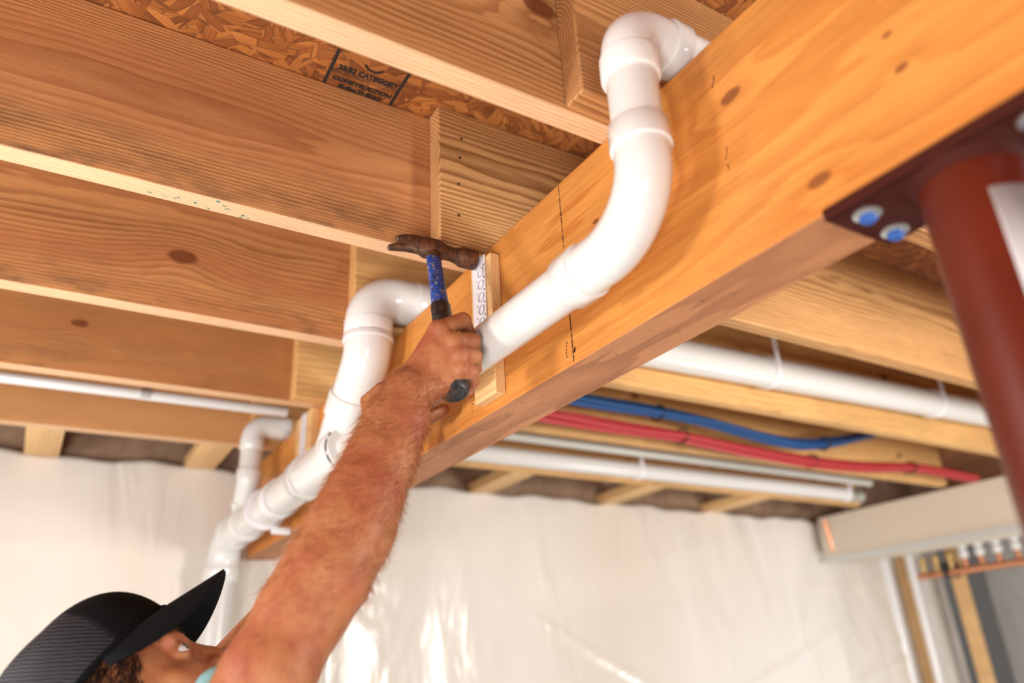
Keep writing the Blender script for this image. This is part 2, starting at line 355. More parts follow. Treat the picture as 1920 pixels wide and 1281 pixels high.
for k, y in YF.items():
    yy = y-.0385
    o = obj('lapped_joist', MB().box((.49 if k != 1 else .488, yy-.038, z1), (3.3, yy, ZT)), [WS], loc=(0, yy, z1), bevel=.003)
    o.data.materials[0] = WS if k > 2 else (WR1, WR[1])[k-1]
    tag(o, RL[k], 'joist', 'joists lapped over the beam and running right')
    if k == 2:
        nm = MB()
        for px, py in [(865, 260), (862, 296), (860, 345), (860, 404)]:
            p = at(px, py, 1, yy-.038); h = MB().lathe(p, (0, -1, 0), [(-.002, .0026), (.0006, .0026), (.001, .0015)], 12)
            obj('nail_head', h, plain('dark nail', (.03, .025, .02, 1), .5, Metallic=.6) if 'dark nail' not in bpy.data.materials else bpy.data.materials['dark nail'], o)
LB = ['left of the picture by the edge', 'beside the far white riser', 'right of the raised forearm', 'in the middle of the right half', 'near the corner with the copper pipes']
for i, xx in enumerate([-.022, .415, 1.45, 2.07, 2.68]):
    o = obj('blocking', MB().box((xx-.0445, 2.291 if i < 2 else 2.253, z1-.001), (xx+.0445, YW+.03, z1+.037)), WBLK, loc=(xx, 2.3, z1), bevel=.002)
    tag(o, 'short flat wood block between last joist and wall, '+LB[i], 'wood block', 'flat blocks above the plastic wall')

# ------------------------------------------------------------------ beam
bmb = MB(); bmb.box((xb, -2.6, z2), (xb+bw, 2.505, z1-.0005))
bmb.m = [1, 0, 0, 0, 0, 0]
beam = obj('support_beam', bmb, [WBEAM, WUND], loc=(0, 0, 0), bevel=.002)
tag(beam, 'long orange laminated wood beam carrying the joists, white drain pipe alongside', 'beam')
mk = MB(); 
for (px, ya, yb, n) in [(1050, 347, 470, 26), (1070, 585, 684, 30)]:
    for i in range(n):
        t = i/n; p = at(px+2*random.uniform(-1, 1)+(6 if px == 1050 else 0)*t, ya+(yb-ya)*t, 0, xb)
        s_ = random.choice([.0008, .0012, .002]); mk.box((xb-.0004, .752-.0008*random.random()-.0008, p[2]-s_), (xb+.001, .752+.0008, p[2]+s_))
for px, ya, yb, w in [(1337, 142, 166, .0010), (1362, 274, 300, .0007), (1366, 308, 318, .0005), (1062, 640, 672, .0010), (1078, 652, 660, .0016), (886, 742, 775, .0008)]:
    for i in range(5):
        t = i/5+.1; p = at(px+random.uniform(-1.5, 1.5), ya+(yb-ya)*t, 0, xb); mk.box((xb-.0004, p[1]-w*random.uniform(.4, 1), p[2]-.0014), (xb+.001, p[1]+w*random.uniform(.4, 1), p[2]+.0014))
obj('ink_line', mk, plain('brown ink', (.05, .012, .01, 1), .7), beam)

# ------------------------------------------------------------------ steel column under the beam
RED = NT('red oxide paint'); _c = RED.co()
RED = RED.out(RED.ramp(RED.noise(_c, 8, 4), [(.3, lin(80, 21, 6)), (.7, lin(100, 30, 11))]), .38, RED.bump(RED.noise(_c, 60, 3), .1, .001))
REDD = plain('dark red plate paint', lin(64, 22, 14), .8, Specular_IOR_Level=.2)
cx0, cy0 = .617, .245
col = thing('steel_column', 'dark red round steel column bolted under the beam, white sticker on it', 'column', (cx0, cy0, FZ))
obj('shaft', MB().tube([(cx0, cy0, FZ+.01), (cx0, cy0, z2-.0095)], .0415, 48), RED, col)
obj('weld_bead', MB().tube([(cx0, cy0, z2-.020), (cx0, cy0, z2-.014), (cx0, cy0, z2-.0095)], [.042, .045, .047], 48), REDD, col)
obj('base_plate', MB().box((cx0-.1, cy0-.1, FZ), (cx0+.1, cy0+.1, FZ+.01)), REDD, col, bevel=.001)
pl = MB().box((xb-.004, .0, z2-.0095), (xb+bw+.002, .352, z2-.0005)); pl.box((xb-.005, .0, z2-.0095), (xb-.0006, .352, z2+.002))
obj('top_plate', pl, REDD, col, bevel=.001)
ZINC = plain('zinc bolt', (.62, .64, .62, 1), .3, Metallic=.8); BLUE = plain('blue bolt paint', (.02, .10, .38, 1), .4)
for bx, by in [(.593, .325), (.643, .331), (.593, .180), (.643, .186)]:
    b = obj('bolt', MB().lathe((bx, by, z2-.009), (0, 0, -1), [(0, .0125), (.002, .0125), (.0024, .0115), (.004, .0082)], 24), ZINC, col)
    obj('bolt_head', MB().lathe((bx, by, z2-.0125), (0, 0, -1), [(0, .0082), (.0045, .0078), (.006, .0060)], 6), BLUE, b)
st = MB(); a0 = math.radians(-150); 
nA = 24; zs = (at(1835, 364, 0, .585)[2], at(1918, 648, 0, .585)[2])
PAPER = plain('paper sticker', lin(205, 200, 202), .6)
vs = []; 
def colang(a, z, rr=.0420): return (cx0+rr*math.cos(a), cy0+rr*math.sin(a), z)
A0, A1 = math.radians(214), math.radians(296)
for i in range(nA+1):
    a = A0+(A1-A0)*i/nA
    vs += [colang(a, zs[0]), colang(a, zs[1])]
st.add(vs, [(2*i, 2*i+2, 2*i+3, 2*i+1) for i in range(nA)])
stk = obj('sticker', st, PAPER, col, ang=0); m_ = stk.modifiers.new('s', 'SOLIDIFY'); m_.thickness = .0003
GREY = plain('sticker print', lin(130, 126, 130), .6)
ln = MB(); 
for dz, h, s0, s1 in [(.012, .014, .34, .62), (.060, .005, .20, .9), (.072, .003, .2, .8), (.084, .003, .22, .86), (.108, .004, .36, .7), (.125, .003, .2, .84), (.16, .003, .2, .8), (.18, .003, .2, .8)]:
    z = zs[0]-dz
    ss = s0
    while ss < s1:
        w_ = random.uniform(.02, .06); q = []
        for t in (ss, ss+w_):
            a = A0+(A1-A0)*t; q += [colang(a, z, .0423), colang(a, z-h, .0423)]
        ln.add(q, [(0, 2, 3, 1)]); ss += w_+.015
obj('sticker_print', ln, GREY, stk, smooth=False)

# ------------------------------------------------------------------ white drain pipe beside the beam
r2, r3 = .0302, .0445; px_ = .505; zp = .437
drain = thing('drain_pipe', 'white plastic drain pipe run with three risers strapped along the beam', 'pipe', (px_, 1.5, zp))
def fitting(name, pts, r, rad, c0=.03, c1=.03, cr=None, par=drain, mat=PVCH, n=40):
    """bend with a thicker socket at each end"""
    cr = cr or r*1.17; P = fillet(pts, rad)
    def cut(P, L):
        acc = 0; out = [P[0]]
        for a, b in zip(P, P[1:]):
            l = np.linalg.norm(b-a)
            if acc+l >= L: return out, a+(b-a)*((L-acc)/l)
            acc += l; out.append(b)
        return out, P[-1]
    res = list(P); rs = [r*1.06]*len(P)
    if c0:
        hd, q = cut(res, c0); k = len(hd); res = hd+[q, q+(_n(res[k]-q))*.001]+res[k:]; rs = [cr]*(k+1)+[r*1.06]*(len(res)-k-1)
        d = _n(hd[1]-hd[0]) if k > 1 else _n(q-hd[0]); res = [hd[0], hd[0]+d*.0015]+res[1:]; rs = [cr-.0012]+[cr]+rs[1:]
    if c1:
        rv = res[::-1]; rr = rs[::-1]; hd, q = cut(rv, c1); k = len(hd); rv = hd+[q, q+(_n(rv[k]-q))*.001]+rv[k:]; rr = [cr]*(k+1)+rr[k-1:][1:]
        while len(rr) < len(rv): rr.insert(k+1, r*1.06)
        d = _n(rv[1]-rv[0]); rv = [rv[0], rv[0]+d*.0015]+rv[1:]; rr = [cr-.0012, cr]+rr[1:]
        res = rv[::-1]; rs = rr[::-1]
    m = MB(); m.tube(res, rs[:len(res)], n)
    return obj(name, m, mat, par, ang=50)
def pipe(name, a, b, r, par=drain, mat=PVC, n=40): return obj(name, MB().tube([a, b], r, n), mat, par, ang=50)
yA = .505
# near riser
fitting('sweep_elbow', [(px_, .655, zp), (px_, yA, zp), (px_, yA, .563)], r2, .085, .035, .03)
for a in range(10):                                  # small moulded ribs on the socket
    t = a/10*6.283
pipe('riser', (px_, yA, .55), (px_, yA, .66), r2)
fitting('elbow', [(px_, yA, .632), (px_, yA, .712), (px_+.085, yA, .712)], r2, .042, .03, .024)
pipe('branch_pipe', (px_+.07, yA, .712), (px_+.6, yA, .712), r2)
pipe('horizontal_pipe', (px_, .63, zp), (px_, 1.46, zp), r2)
# middle riser, wye and reducer
yB = 1.332
fitting('elbow', [(px_, yB, .642), (px_, yB, .735), (px_+.125, yB, .735)], r3, .060, .030, .030, cr=r3*1.10)
pipe('branch_pipe', (px_+.1, yB, .735), (3.25, yB-.015, .785), r3)
fitting('offset_bend', [(px_, yB, .642), (px_, yB, .60), (px_, yB+.075, .525)], r3, .07, .012, .004, cr=r3*1.14)
wy = MB(); wy.tube([(px_, 1.425, zp), (px_, 1.427, zp), (px_, 1.465, zp), (px_, 1.466, zp), (px_, 1.66, zp), (px_, 1.661, zp), (px_, 1.70, zp), (px_, 1.702, zp)],
                   [r3*1.13, r3*1.16, r3*1.16, r3*1.07, r3*1.07, r3*1.16, r3*1.16, r3*1.13], 48)
jn = np.array((px_, yB+.163, zp)); d45 = _n((0, -1, 1))
wy.tube([jn, jn+d45*.095, jn+d45*.096, jn+d45*.142, jn+d45*.144], [r3*1.07, r3*1.07, r3*1.17, r3*1.17, r3*1.13], 48)
obj('wye_fitting', wy, PVCH, drain, ang=50)
rd = MB().tube([(px_, 1.412, zp), (px_, 1.412, zp), (px_, 1.43, zp)], [r2*1.03, r3*1.02, r3*1.02], 40)
obj('reducer_bushing', rd, PVC, drain)
arc = MB(); pts = [(px_+r3*1.05*math.cos(a), 1.4245, zp+r3*1.05*math.sin(a)) for a in np.linspace(1.9, 3.9, 24)]
arc.tube(pts[:10], .0011, 6); arc.tube(pts[11:18], .0011, 6); arc.tube(pts[19:], .0011, 6); obj('marker_line', arc, BLACK, drain)
pipe('main_pipe', (px_, 1.64, zp), (px_, 2.30, zp), r3)
# far riser and wye
yC = 2.178; pc_ = .487
fitting('elbow', [(pc_, yC, .63), (pc_, yC, .705), (pc_+.1, yC, .705)], r2, .042, .03, .024, cr=r2*1.1)
pipe('riser', (pc_, yC, .55), (pc_, yC, .65), r2)
fitting('offset_bend', [(pc_, yC, .575), (pc_, yC, .54), (pc_+.006, yC+.06, .48)], r2, .05, .025, .025)
wy2 = MB(); wy2.tube([(px_, 2.20, zp), (px_, 2.202, zp), (px_, 2.24, zp), (px_, 2.241, zp), (px_, 2.36, zp), (px_, 2.361, zp), (px_, 2.395, zp), (px_, 2.397, zp)],
                     [r3*1.13, r3*1.16, r3*1.16, r3*1.07, r3*1.07, r3*1.16, r3*1.16, r3*1.13], 48)
wy2.tube([(px_, yC+.105, zp), (pc_+.006, yC+.045, zp+.06)], r2*1.15, 32); obj('wye_fitting', wy2, PVCH, drain, ang=50)
fitting('sweep_elbow', [(px_, 2.37, zp), (px_-.003, 2.475, zp), (px_-.01, 2.475, zp-.13)], r3, .08, .035, .035)
pipe('down_pipe', (px_-.01, 2.475, zp-.10), (px_-.01, 2.475, FZ), r3)
for y in (1.70, 2.13):
    pass

# hangers
def hanger(label, y, zlo, zhi, rr, px0=.5305, group='plastic pipe hangers'):
    h = thing('pipe_hanger', label, 'hanger', (px0, y, zlo), group)
    m = MB(); w = .0215
    n = 14
    vs = []
    for i in range(n+1):                    # scalloped strap
        t = i/n; z = zlo+(zhi-zlo)*t; vs += [(px0, y-w, z), (px0, y+w*.9, z), (px0-.0028, y-w, z), (px0-.0028, y+w*.9, z)]
    m.add(vs, [f for i in range(n) for f in ((4*i, 4*i+1, 4*i+5, 4*i+4), (4*i+2, 4*i+6, 4*i+7, 4*i+3), (4*i, 4*i+4, 4*i+6, 4*i+2), (4*i+1, 4*i+3, 4*i+7, 4*i+5))]+[(0, 2, 3, 1), (4*n, 4*n+1, 4*n+3, 4*n+2)])
    obj('strap', m, STRAP, h, bevel=.0008)
    k = int((zhi-zlo)/.0225)
    for i in range(k):
        z = zhi-.008-i*.0225
        b = obj('nail_boss', MB().lathe((px0-.002, y-.011, z), (-1, 0, 0), [(0, .0085), (.0035, .0082), (.0042, .0066), (.0030, .0058), (.0030, .0034), (.0052, .0030), (.0058, .002)], 20), BOSS, h)
        obj('nail_hole', MB().tube([(px0-.0026, y-.0195, z-.011), (px0-.0034, y-.0195, z-.011)], .0016, 10), BLACK, b)
        obj('nail_hole', MB().tube([(px0-.0026, y+.004, z-.010), (px0-.0034, y+.004, z-.010)], .0010, 8), BLACK, b)
    rg = MB(); n = 48
    prof = [(-w, rr), (-w, rr+.003), (w, rr+.003), (w, rr)]
    vs = [(px_+math.cos(a)*q, y+t, zp+math.sin(a)*q) for a in np.linspace(0, 2*math.pi, n, endpoint=False) for t, q in prof]
    rg.add(vs, [(4*i+j, 4*i+(j+1) % 4, 4*((i+1) % n)+(j+1) % 4, 4*((i+1) % n)+j) for i in range(n) for j in range(4)])
    obj('loop', rg, STRAP, h, ang=30)
    return h
hanger('white plastic strap hanger nailed to the wood strip, beside the hammer face', .962, .455, .640, r2+.0006, px0=.5540)
hanger('far white plastic strap hanger on the beam below the conduit end', 1.90, .47, .66, r3+.0008, px0=.5520)
o = obj('wood_strip', MB().box((.5545, .926, .394), (xb-.0005, .992, .637)), WSTRIP, loc=(.55, .97, .394), bevel=.0015)
tag(o, 'short pine strip fixed upright on the beam behind the plastic hanger', 'wood strip')
o = obj('wood_strip', MB().box((.5525, 1.84, .45), (xb-.0005, 1.97, z1-.003)), WSTRIP, loc=(.55, 1.9, .45), bevel=.0015)
tag(o, 'far pine strip on the beam behind the second plastic hanger', 'wood strip')
rgt = thing('pipe_clamp', 'white ring clamp around the wide pipe above the cap brim', 'clamp', (px_, 2.04, zp))
obj('ring', MB().tube([(px_, 2.03, zp), (px_, 2.03, zp), (px_, 2.045, zp), (px_, 2.045, zp)], [r3, r3+.009, r3+.009, r3], 40, caps=False), STRAP, rgt, ang=30)
obj('bracket', MB().box((px_+.02, 2.028, zp-.062), (xb-.0005, 2.047, zp-.045)), STRAP, rgt, bevel=.002)

# ------------------------------------------------------------------ pipes and tubes along the joists
m = MB(); yq = 2.05
a = at(0, 707, 1, yq); b = at(470, 765, 1, yq); m.tube([a-(b-a)*3, b+(b-a)*.17], .0135, 20)
cd = obj('conduit', m, plain('painted conduit', (.80, .80, .80, 1), .25, Metallic=.2), loc=tuple(a), ang=50)
tag(cd, 'thin white conduit under the joists at the left', 'pipe')
pcl = at(272, 738, 1, yq); obj('coupling', MB().lathe(pcl-np.array([.012, 0, 0]), (1, 0, 0), [(0, .0135), (.001, .0165), (.026, .0165), (.027, .0135)], 20), ZINC, cd)
def ring_hanger(p, r, zup, label, par):
    h = MB(); n = 32
    prof = [(-.008, r+.0006), (-.008, r+.004), (.008, r+.004), (.008, r+.0006)]
    vs = [(p[0]+t, p[1]+math.cos(a)*q, p[2]+math.sin(a)*q) for a in np.linspace(0, 2*math.pi, n, endpoint=False) for t, q in prof]
    h.add(vs, [(4*i+j, 4*i+(j+1) % 4, 4*((i+1) % n)+(j+1) % 4, 4*((i+1) % n)+j) for i in range(n) for j in range(4)])
    h.box((p[0]-.008, p[1]-r-.004, p[2]), (p[0]+.008, p[1]-r-.0007, zup))
    o = obj('pipe_strap', h, STRAP, loc=tuple(p), ang=30); return tag(o, label, 'hanger', 'straps on the ceiling pipes')
BP = lambda x: np.array([x, yB-.015*(x-.6)/2.65, .735+.05*(x-.605)/2.645])
for (qx, qy), l in [((1432, 690), 'white strap around the large ceiling pipe, nearer the beam'), ((1740, 755), 'white strap around the large ceiling pipe, nearer the red column')]:
    xx = at(qx, qy, 1, yB)[0]; ring_hanger(BP(xx), r3, ZT-.001, l, None)
y_ = 2.165; c3 = at(1000, 861, 1, y_); c4 = at(1500, 917, 1, y_); k2 = (c4[2]-c3[2])/(c4[0]-c3[0])
P2 = lambda x: np.array([x, y_, c3[2]+(x-c3[0])*k2])
o = obj('ceiling_pipe', MB().tube([P2(.75), P2(3.15)], r2, 32), PVC, loc=tuple(P2(2)), ang=50); tag(o, 'lower white pipe parallel to the joists near the plastic wall', 'pipe')
for (qx, qy), l in [((1195, 885), 'white strap around the lower ceiling pipe, middle of the picture'), ((1585, 930), 'white strap around the lower ceiling pipe, near its right end')]:
    xx = at(qx, qy, 1, y_)[0]; ring_hanger(P2(xx), r2, ZT-.001, l, None)
el = MB(); e0 = P2(3.13)
o = obj('pipe_union', MB().lathe(e0, (1, 0, 0), [(0, .034), (.04, .034), (.041, .026), (.08, .026), (.081, .034), (.10, .034), (.101, .02)], 12), ZINC, loc=tuple(e0), ang=30)
tag(o, 'small metal pipe union at the right end of the lower pipe', 'fitting')
y_ = 1.99; a = at(1000, 822, 1, y_); b = at(1500, 888, 1, y_)
o = obj('conduit', MB().tube([a+(a-b)*.5, b+(b-a)*.35], .016, 20), plain('galvanised', (.60, .60, .56, 1), .4, Metallic=.2), loc=tuple(a), ang=50); tag(o, 'thin grey metal conduit above the lower white pipe', 'pipe')

PB = plain('blue tubing', (.002, .055, .19, 1), .4); PR = plain('red tubing', (.42, .028, .034, 1), .4); TIE = plain('black tie', (.01, .01, .01, 1), .5)
def spline(ps, n=10):
    P = [np.array(p) for p in ps]; P = [2*P[0]-P[1]]+P+[2*P[-1]-P[-2]]; out = []
    for i in range(1, len(P)-2):
        for k in range(n):
            t = k/n; out.append(.5*((2*P[i])+(-P[i-1]+P[i+1])*t+(2*P[i-1]-5*P[i]+4*P[i+1]-P[i+2])*t*t+(-P[i-1]+3*P[i]-3*P[i+1]+P[i+2])*t**3))
    out.append(P[-2]); return out
def bundle(pts, offs, mat, lab, ties, col):
    base = [at(x, y, 1, yy) for x, y, yy in pts]; base = [base[0]+(base[0]-base[1])*1.2]+base
    for i, (dy, dz) in enumerate(offs):
        path = spline([p+np.array([0, dy+.004*math.sin(j*2+i), dz+.003*math.cos(j*1.7+i)]) for j, p in enumerate(base)])
        o = obj('water_tube', MB().tube(path, .0085, 14), mat, loc=tuple(path[len(path)//2]), ang=60)
        tag(o, lab[i], 'tube', col+' water tubes right of the beam')
    for (x, y, yy), l in ties:
        c = at(x, y, 1, yy); c = c+np.array([0, np.mean([o_[0] for o_ in offs]), np.mean([o_[1] for o_ in offs])]); n = 28
        ry = max(abs(o_[0]-np.mean([q[0] for q in offs])) for o_ in offs)+.0105; rz = max(abs(o_[1]-np.mean([q[1] for q in offs])) for o_ in offs)+.0105
        pts_ = [(c[0], c[1]+ry*math.cos(t), c[2]+rz*math.sin(t)) for t in np.linspace(0, 6.283, n)]
        o = obj('cable_tie', MB().tube(pts_, .0028, 6), TIE, loc=tuple(c)); tag(o, l, 'cable tie', 'black ties on the tube bundles')
yq = 1.62
bundle([(1120, 757, yq), (1230, 775, yq), (1330, 795, yq), (1430, 822, yq), (1500, 835, yq), (1560, 832, yq+.02), (1640, 815, yq+.05)],
       [(-.019, .0), (.0, -.006), (.019, .002), (.0, .014)], PB,
       ['blue plastic tube on the camera side of the blue bundle', 'lowest blue plastic tube of the blue bundle', 'blue plastic tube at the far side of the blue bundle', 'topmost blue plastic tube of the blue bundle'],
       [((1234, 776, yq), 'black tie around blue tubes nearest the beam'), ((1545, 833, yq), 'black tie around blue tubes toward the red column')], 'blue')
bundle([(1080, 788, yq+.05), (1180, 805, yq+.05), (1280, 820, yq+.05), (1400, 845, yq+.05), (1520, 866, yq+.05), (1620, 876, yq+.05), (1720, 878, yq+.05), (1825, 896, yq+.06)],
       [(-.020, -.004), (.0, -.012), (.020, -.004), (-.008, .008), (.012, .010)], PR,
       ['red plastic tube on the camera side of the red bundle', 'lowest red plastic tube of the red bundle', 'red plastic tube at the far side of the red bundle', 'upper red plastic tube of the bundle, camera side', 'upper red plastic tube of the bundle, wall side'],
       [((1277, 818, yq+.05), 'black tie around red tubes nearest the beam'), ((1520, 865, yq+.05), 'black tie around red tubes in the middle'), ((1705, 877, yq+.05), 'black tie around red tubes toward the red column')], 'red')

# ------------------------------------------------------------------ far right corner
sx = 3.34
zb = at(1908, 990, 0, sx)[2]; zb2 = at(1600, 1040, 0, sx)[2]
sof = tag(obj('soffit', MB().box((sx, -2.0, (zb+zb2)/2), (sx+.30, 2.50, z1-.004)), plain('beige soffit', lin(214, 202, 184), .6), loc=(sx, 0, zb), bevel=.004), 'beige boxed soffit running along the right side below the joists', 'soffit')
obj('metal_edge', MB().box((sx-.006, -2.0, (zb+zb2)/2-.012), (sx+.02, 2.50, (zb+zb2)/2+.012)), plain('edge strip', (.62, .64, .63, 1), .35, Metallic=.3), sof)
COP = plain('copper', (.80, .36, .20, 1), .28, Metallic=.9); BRS = plain('brass', (.72, .52, .22, 1), .3, Metallic=.9); VAL = plain('white valve', (.75, .74, .72, 1), .35)
xm = 4.0; a = at(1722, 1082, 0, xm); b = at(1925, 1052, 0, xm)
man = thing('copper_manifold', 'horizontal copper manifold with upright brass and white valves, far right', 'manifold', tuple(a))
obj('copper_bar', MB().tube([a, b, b+(b-a)*.6], .0175, 20), COP, man)
for i, qx in enumerate([1737, 1764, 1792, 1820, 1850, 1882, 1915]):
    t = (qx-1722)/(1925-1722); p = a+(b-a)*t
    sp = obj('stub', MB().tube([p+np.array([-.0, 0, .014]), p+np.array([0, 0, .06])], .013, 12), COP if i > 2 else BRS, man)
    if i > 2: obj('valve', MB().lathe(p+np.array([0, 0, .055]), (0, 0, 1), [(0, .014), (.005, .022), (.03, .024), (.04, .014), (.05, .022), (.08, .024), (.085, .016), (.12, .016)], 12), VAL, man)
    else: obj('valve', MB().lathe(p+np.array([0, 0, .055]), (0, 0, 1), [(0, .013), (.004, .018), (.03, .018), (.035, .010)], 12), BRS, man)
obj('pipe_bracket', MB().box((xm-.022, a[1]+(b[1]-a[1])*.29-.012, a[2]-.02), (xm+.1, a[1]+(b[1]-a[1])*.29+.012, a[2]+.05)), BLACK, man)
c5 = at(1790, 1024, 0, xm+.08); d5 = at(1915, 1000, 0, xm+.08)
o = obj('copper_pipe', MB().tube([c5, d5, d5+(d5-c5)*2], .01, 12), COP, loc=tuple(c5)); tag(o, 'thin copper pipe above the manifold valves', 'pipe')
def post(pxa, pya, w, x, mat, ztop, label, name='wall_stud', cat='stud', rnd=False, dep=.038):
    p = at(pxa, pya, 0, x); m = MB()
    if rnd: m.tube([(p[0], p[1], FZ), (p[0], p[1], ztop)], w, 20)
    else: m.box((p[0], p[1]-w/2, FZ), (p[0]+dep, p[1]+w/2, ztop))
    o = obj(name, m, mat, loc=(p[0], p[1], FZ), bevel=0 if rnd else .002, ang=50); return tag(o, label, cat)
post(1815, 1160, .065, 4.15, WBLK, ZT-.3, 'bare wood stud standing below the copper manifold')
post(1700, 1120, .04, 3.95, WBLK, z1-.1, 'narrow wood post in the corner between white pipes')
post(1672, 1120, .03, 3.9, PVC, z1-.1, 'white vertical pipe left of the narrow wood post', 'vertical_pipe', 'pipe', True)
post(1722, 1120, .02, 3.9, PVC, z1-.1, 'white vertical pipe right of the narrow wood post', 'vertical_pipe', 'pipe', True)
p = at(1545, 975, 1, 2.45); q = at(1566, 1045, 1, 2.45)
o = obj('copper_pipe', MB().tube([p, q], .0085, 12), COP, loc=tuple(p)); tag(o, 'short upright copper pipe end by the corner of the plastic wall', 'pipe')
p = at(1588, 955, 1, 2.42); q = at(1608, 1035, 1, 2.42)
o = obj('threaded_rod', MB().tube([p, q], .008, 10), ZINC, loc=tuple(p)); tag(o, 'thin grey rod hanging beside the soffit corner', 'rod')

# ------------------------------------------------------------------ hammer
def rust():
    n = NT('rusty hammer steel'); c = n.co(); f = n.noise(c, 70, 5, .65)
    col = n.ramp(f, [(.3, lin(48, 42, 42)), (.5, lin(92, 62, 46)), (.68, lin(126, 78, 50)), (.8, lin(150, 140, 130))])
    return n.out(col, n.ramp(f, [(.3, .35), (.7, .65)]), n.bump(n.noise(c, 240, 4), .4, .0008), Metallic=.45)
RUST = rust()
def blueh():
    n = NT('worn blue handle'); c = n.co(); f = n.noise(c, 190, 4, .7)
    col = n.mix(n.ramp(f, [(.56, 0), (.60, 1)]), lin(22, 72, 160), lin(160, 140, 110)); col = n.mix(n.ramp(n.noise(c, 90, 3), [(.60, 0), (.68, 1)]), col, lin(30, 44, 80))
    return n.out(col, .4, n.bump(f, .3, .0006))
n = NT('black rubber grip'); GRIP = n.out(n.ramp(n.noise(n.co(), 120, 3), [(.4, (.012, .012, .013, 1)), (.75, (.05, .05, .055, 1))]), .42, n.bump(n.noise(n.co(), 300, 2), .2, .0005))
FC = at(891, 489, 0, .549); hy, hz = FC[1], FC[2]
top = np.array((.470, hy, hz)); butt = pd(850, 738, .99)
ham = thing('claw_hammer', 'worn claw hammer with rusty head and blue handle held against the strap', 'hammer', tuple(butt))
X = np.array([1., 0, 0]); tiltv = _n((1, 0, 0.0)); hd = _n(top-butt)
m = MB(); oct_ = 20
m.tube([(.549, hy, hz), (.5485, hy, hz), (.547, hy, hz), (.522, hy, hz), (.518, hy, hz), (.506, hy, hz), (.494, hy, hz+.001), (.480, hy, hz+.001), (.456, hy, hz+.001), (.444, hy, hz)],
       [.004, .0150, .0172, .0172, .0150, .0118, .0124, .0188, .0185, .013], oct_, ratio=[1, 1, 1, 1, 1, 1, 1, .85, .85, .85])
for sgn in (-1, 1):                                  # two claws, split by a V
    L = [(.464, .003, 0, .0165), (.452, .0055, .0020, .0158), (.440, .0090, .0025, .0145), (.429, .0118, .0015, .0128), (.418, .0135, -.0010, .0112), (.409, .0146, -.0035, .0096), (.4015, .0150, -.0060, .0076), (.400, .0150, -.0065, .002)]
    m.tube([(x, hy+sgn*dy, hz+dz) for x, dy, dz, _ in L], [q for *_, q in L], 14, up=(0, 1, 0), ratio=[.9, .8, .75, .75, .7, .6]) if False else \
    m.tube([(x, hy+sgn*dy, hz+dz) for x, dy, dz, _ in L], [q*.72 for *_, q in L], 14, up=(0, 1, 0), ratio=[1.2, 1.1, 1, .95, .9, .85, .8, .8])
m.tube([top-hd*.030, top-hd*.018, top+hd*.004], [.0115, .0125, .0125], 20, up=(1, 0, 0), ratio=[.75, .8, .8])
obj('hammer_head', m, RUST, ham, ang=35)
Lh = np.linalg.norm(top-butt); hp = lambda t: top+(butt-top)*t
g0 = .44
obj('handle', MB().tube([hp(.06), hp(.10), hp(.2), hp(.35), hp(g0+.02)], [.0115, .0125, .0125, .0128, .0135], 20, up=(1, 0, 0), ratio=[.7, .75, .75, .85, .9]), blueh(), ham)
bend = np.array([.004, 0, 0])
obj('grip', MB().tube([hp(g0), hp(g0+.01), hp(.6), hp(.75), hp(.88), hp(.96), hp(.985), hp(1.0), hp(1.004)], [.012, .0150, .0155, .0165, .0190, .0222, .0222, .0180, .004], 24, up=(1, 0, 0), ratio=[.9]*9), GRIP, ham)

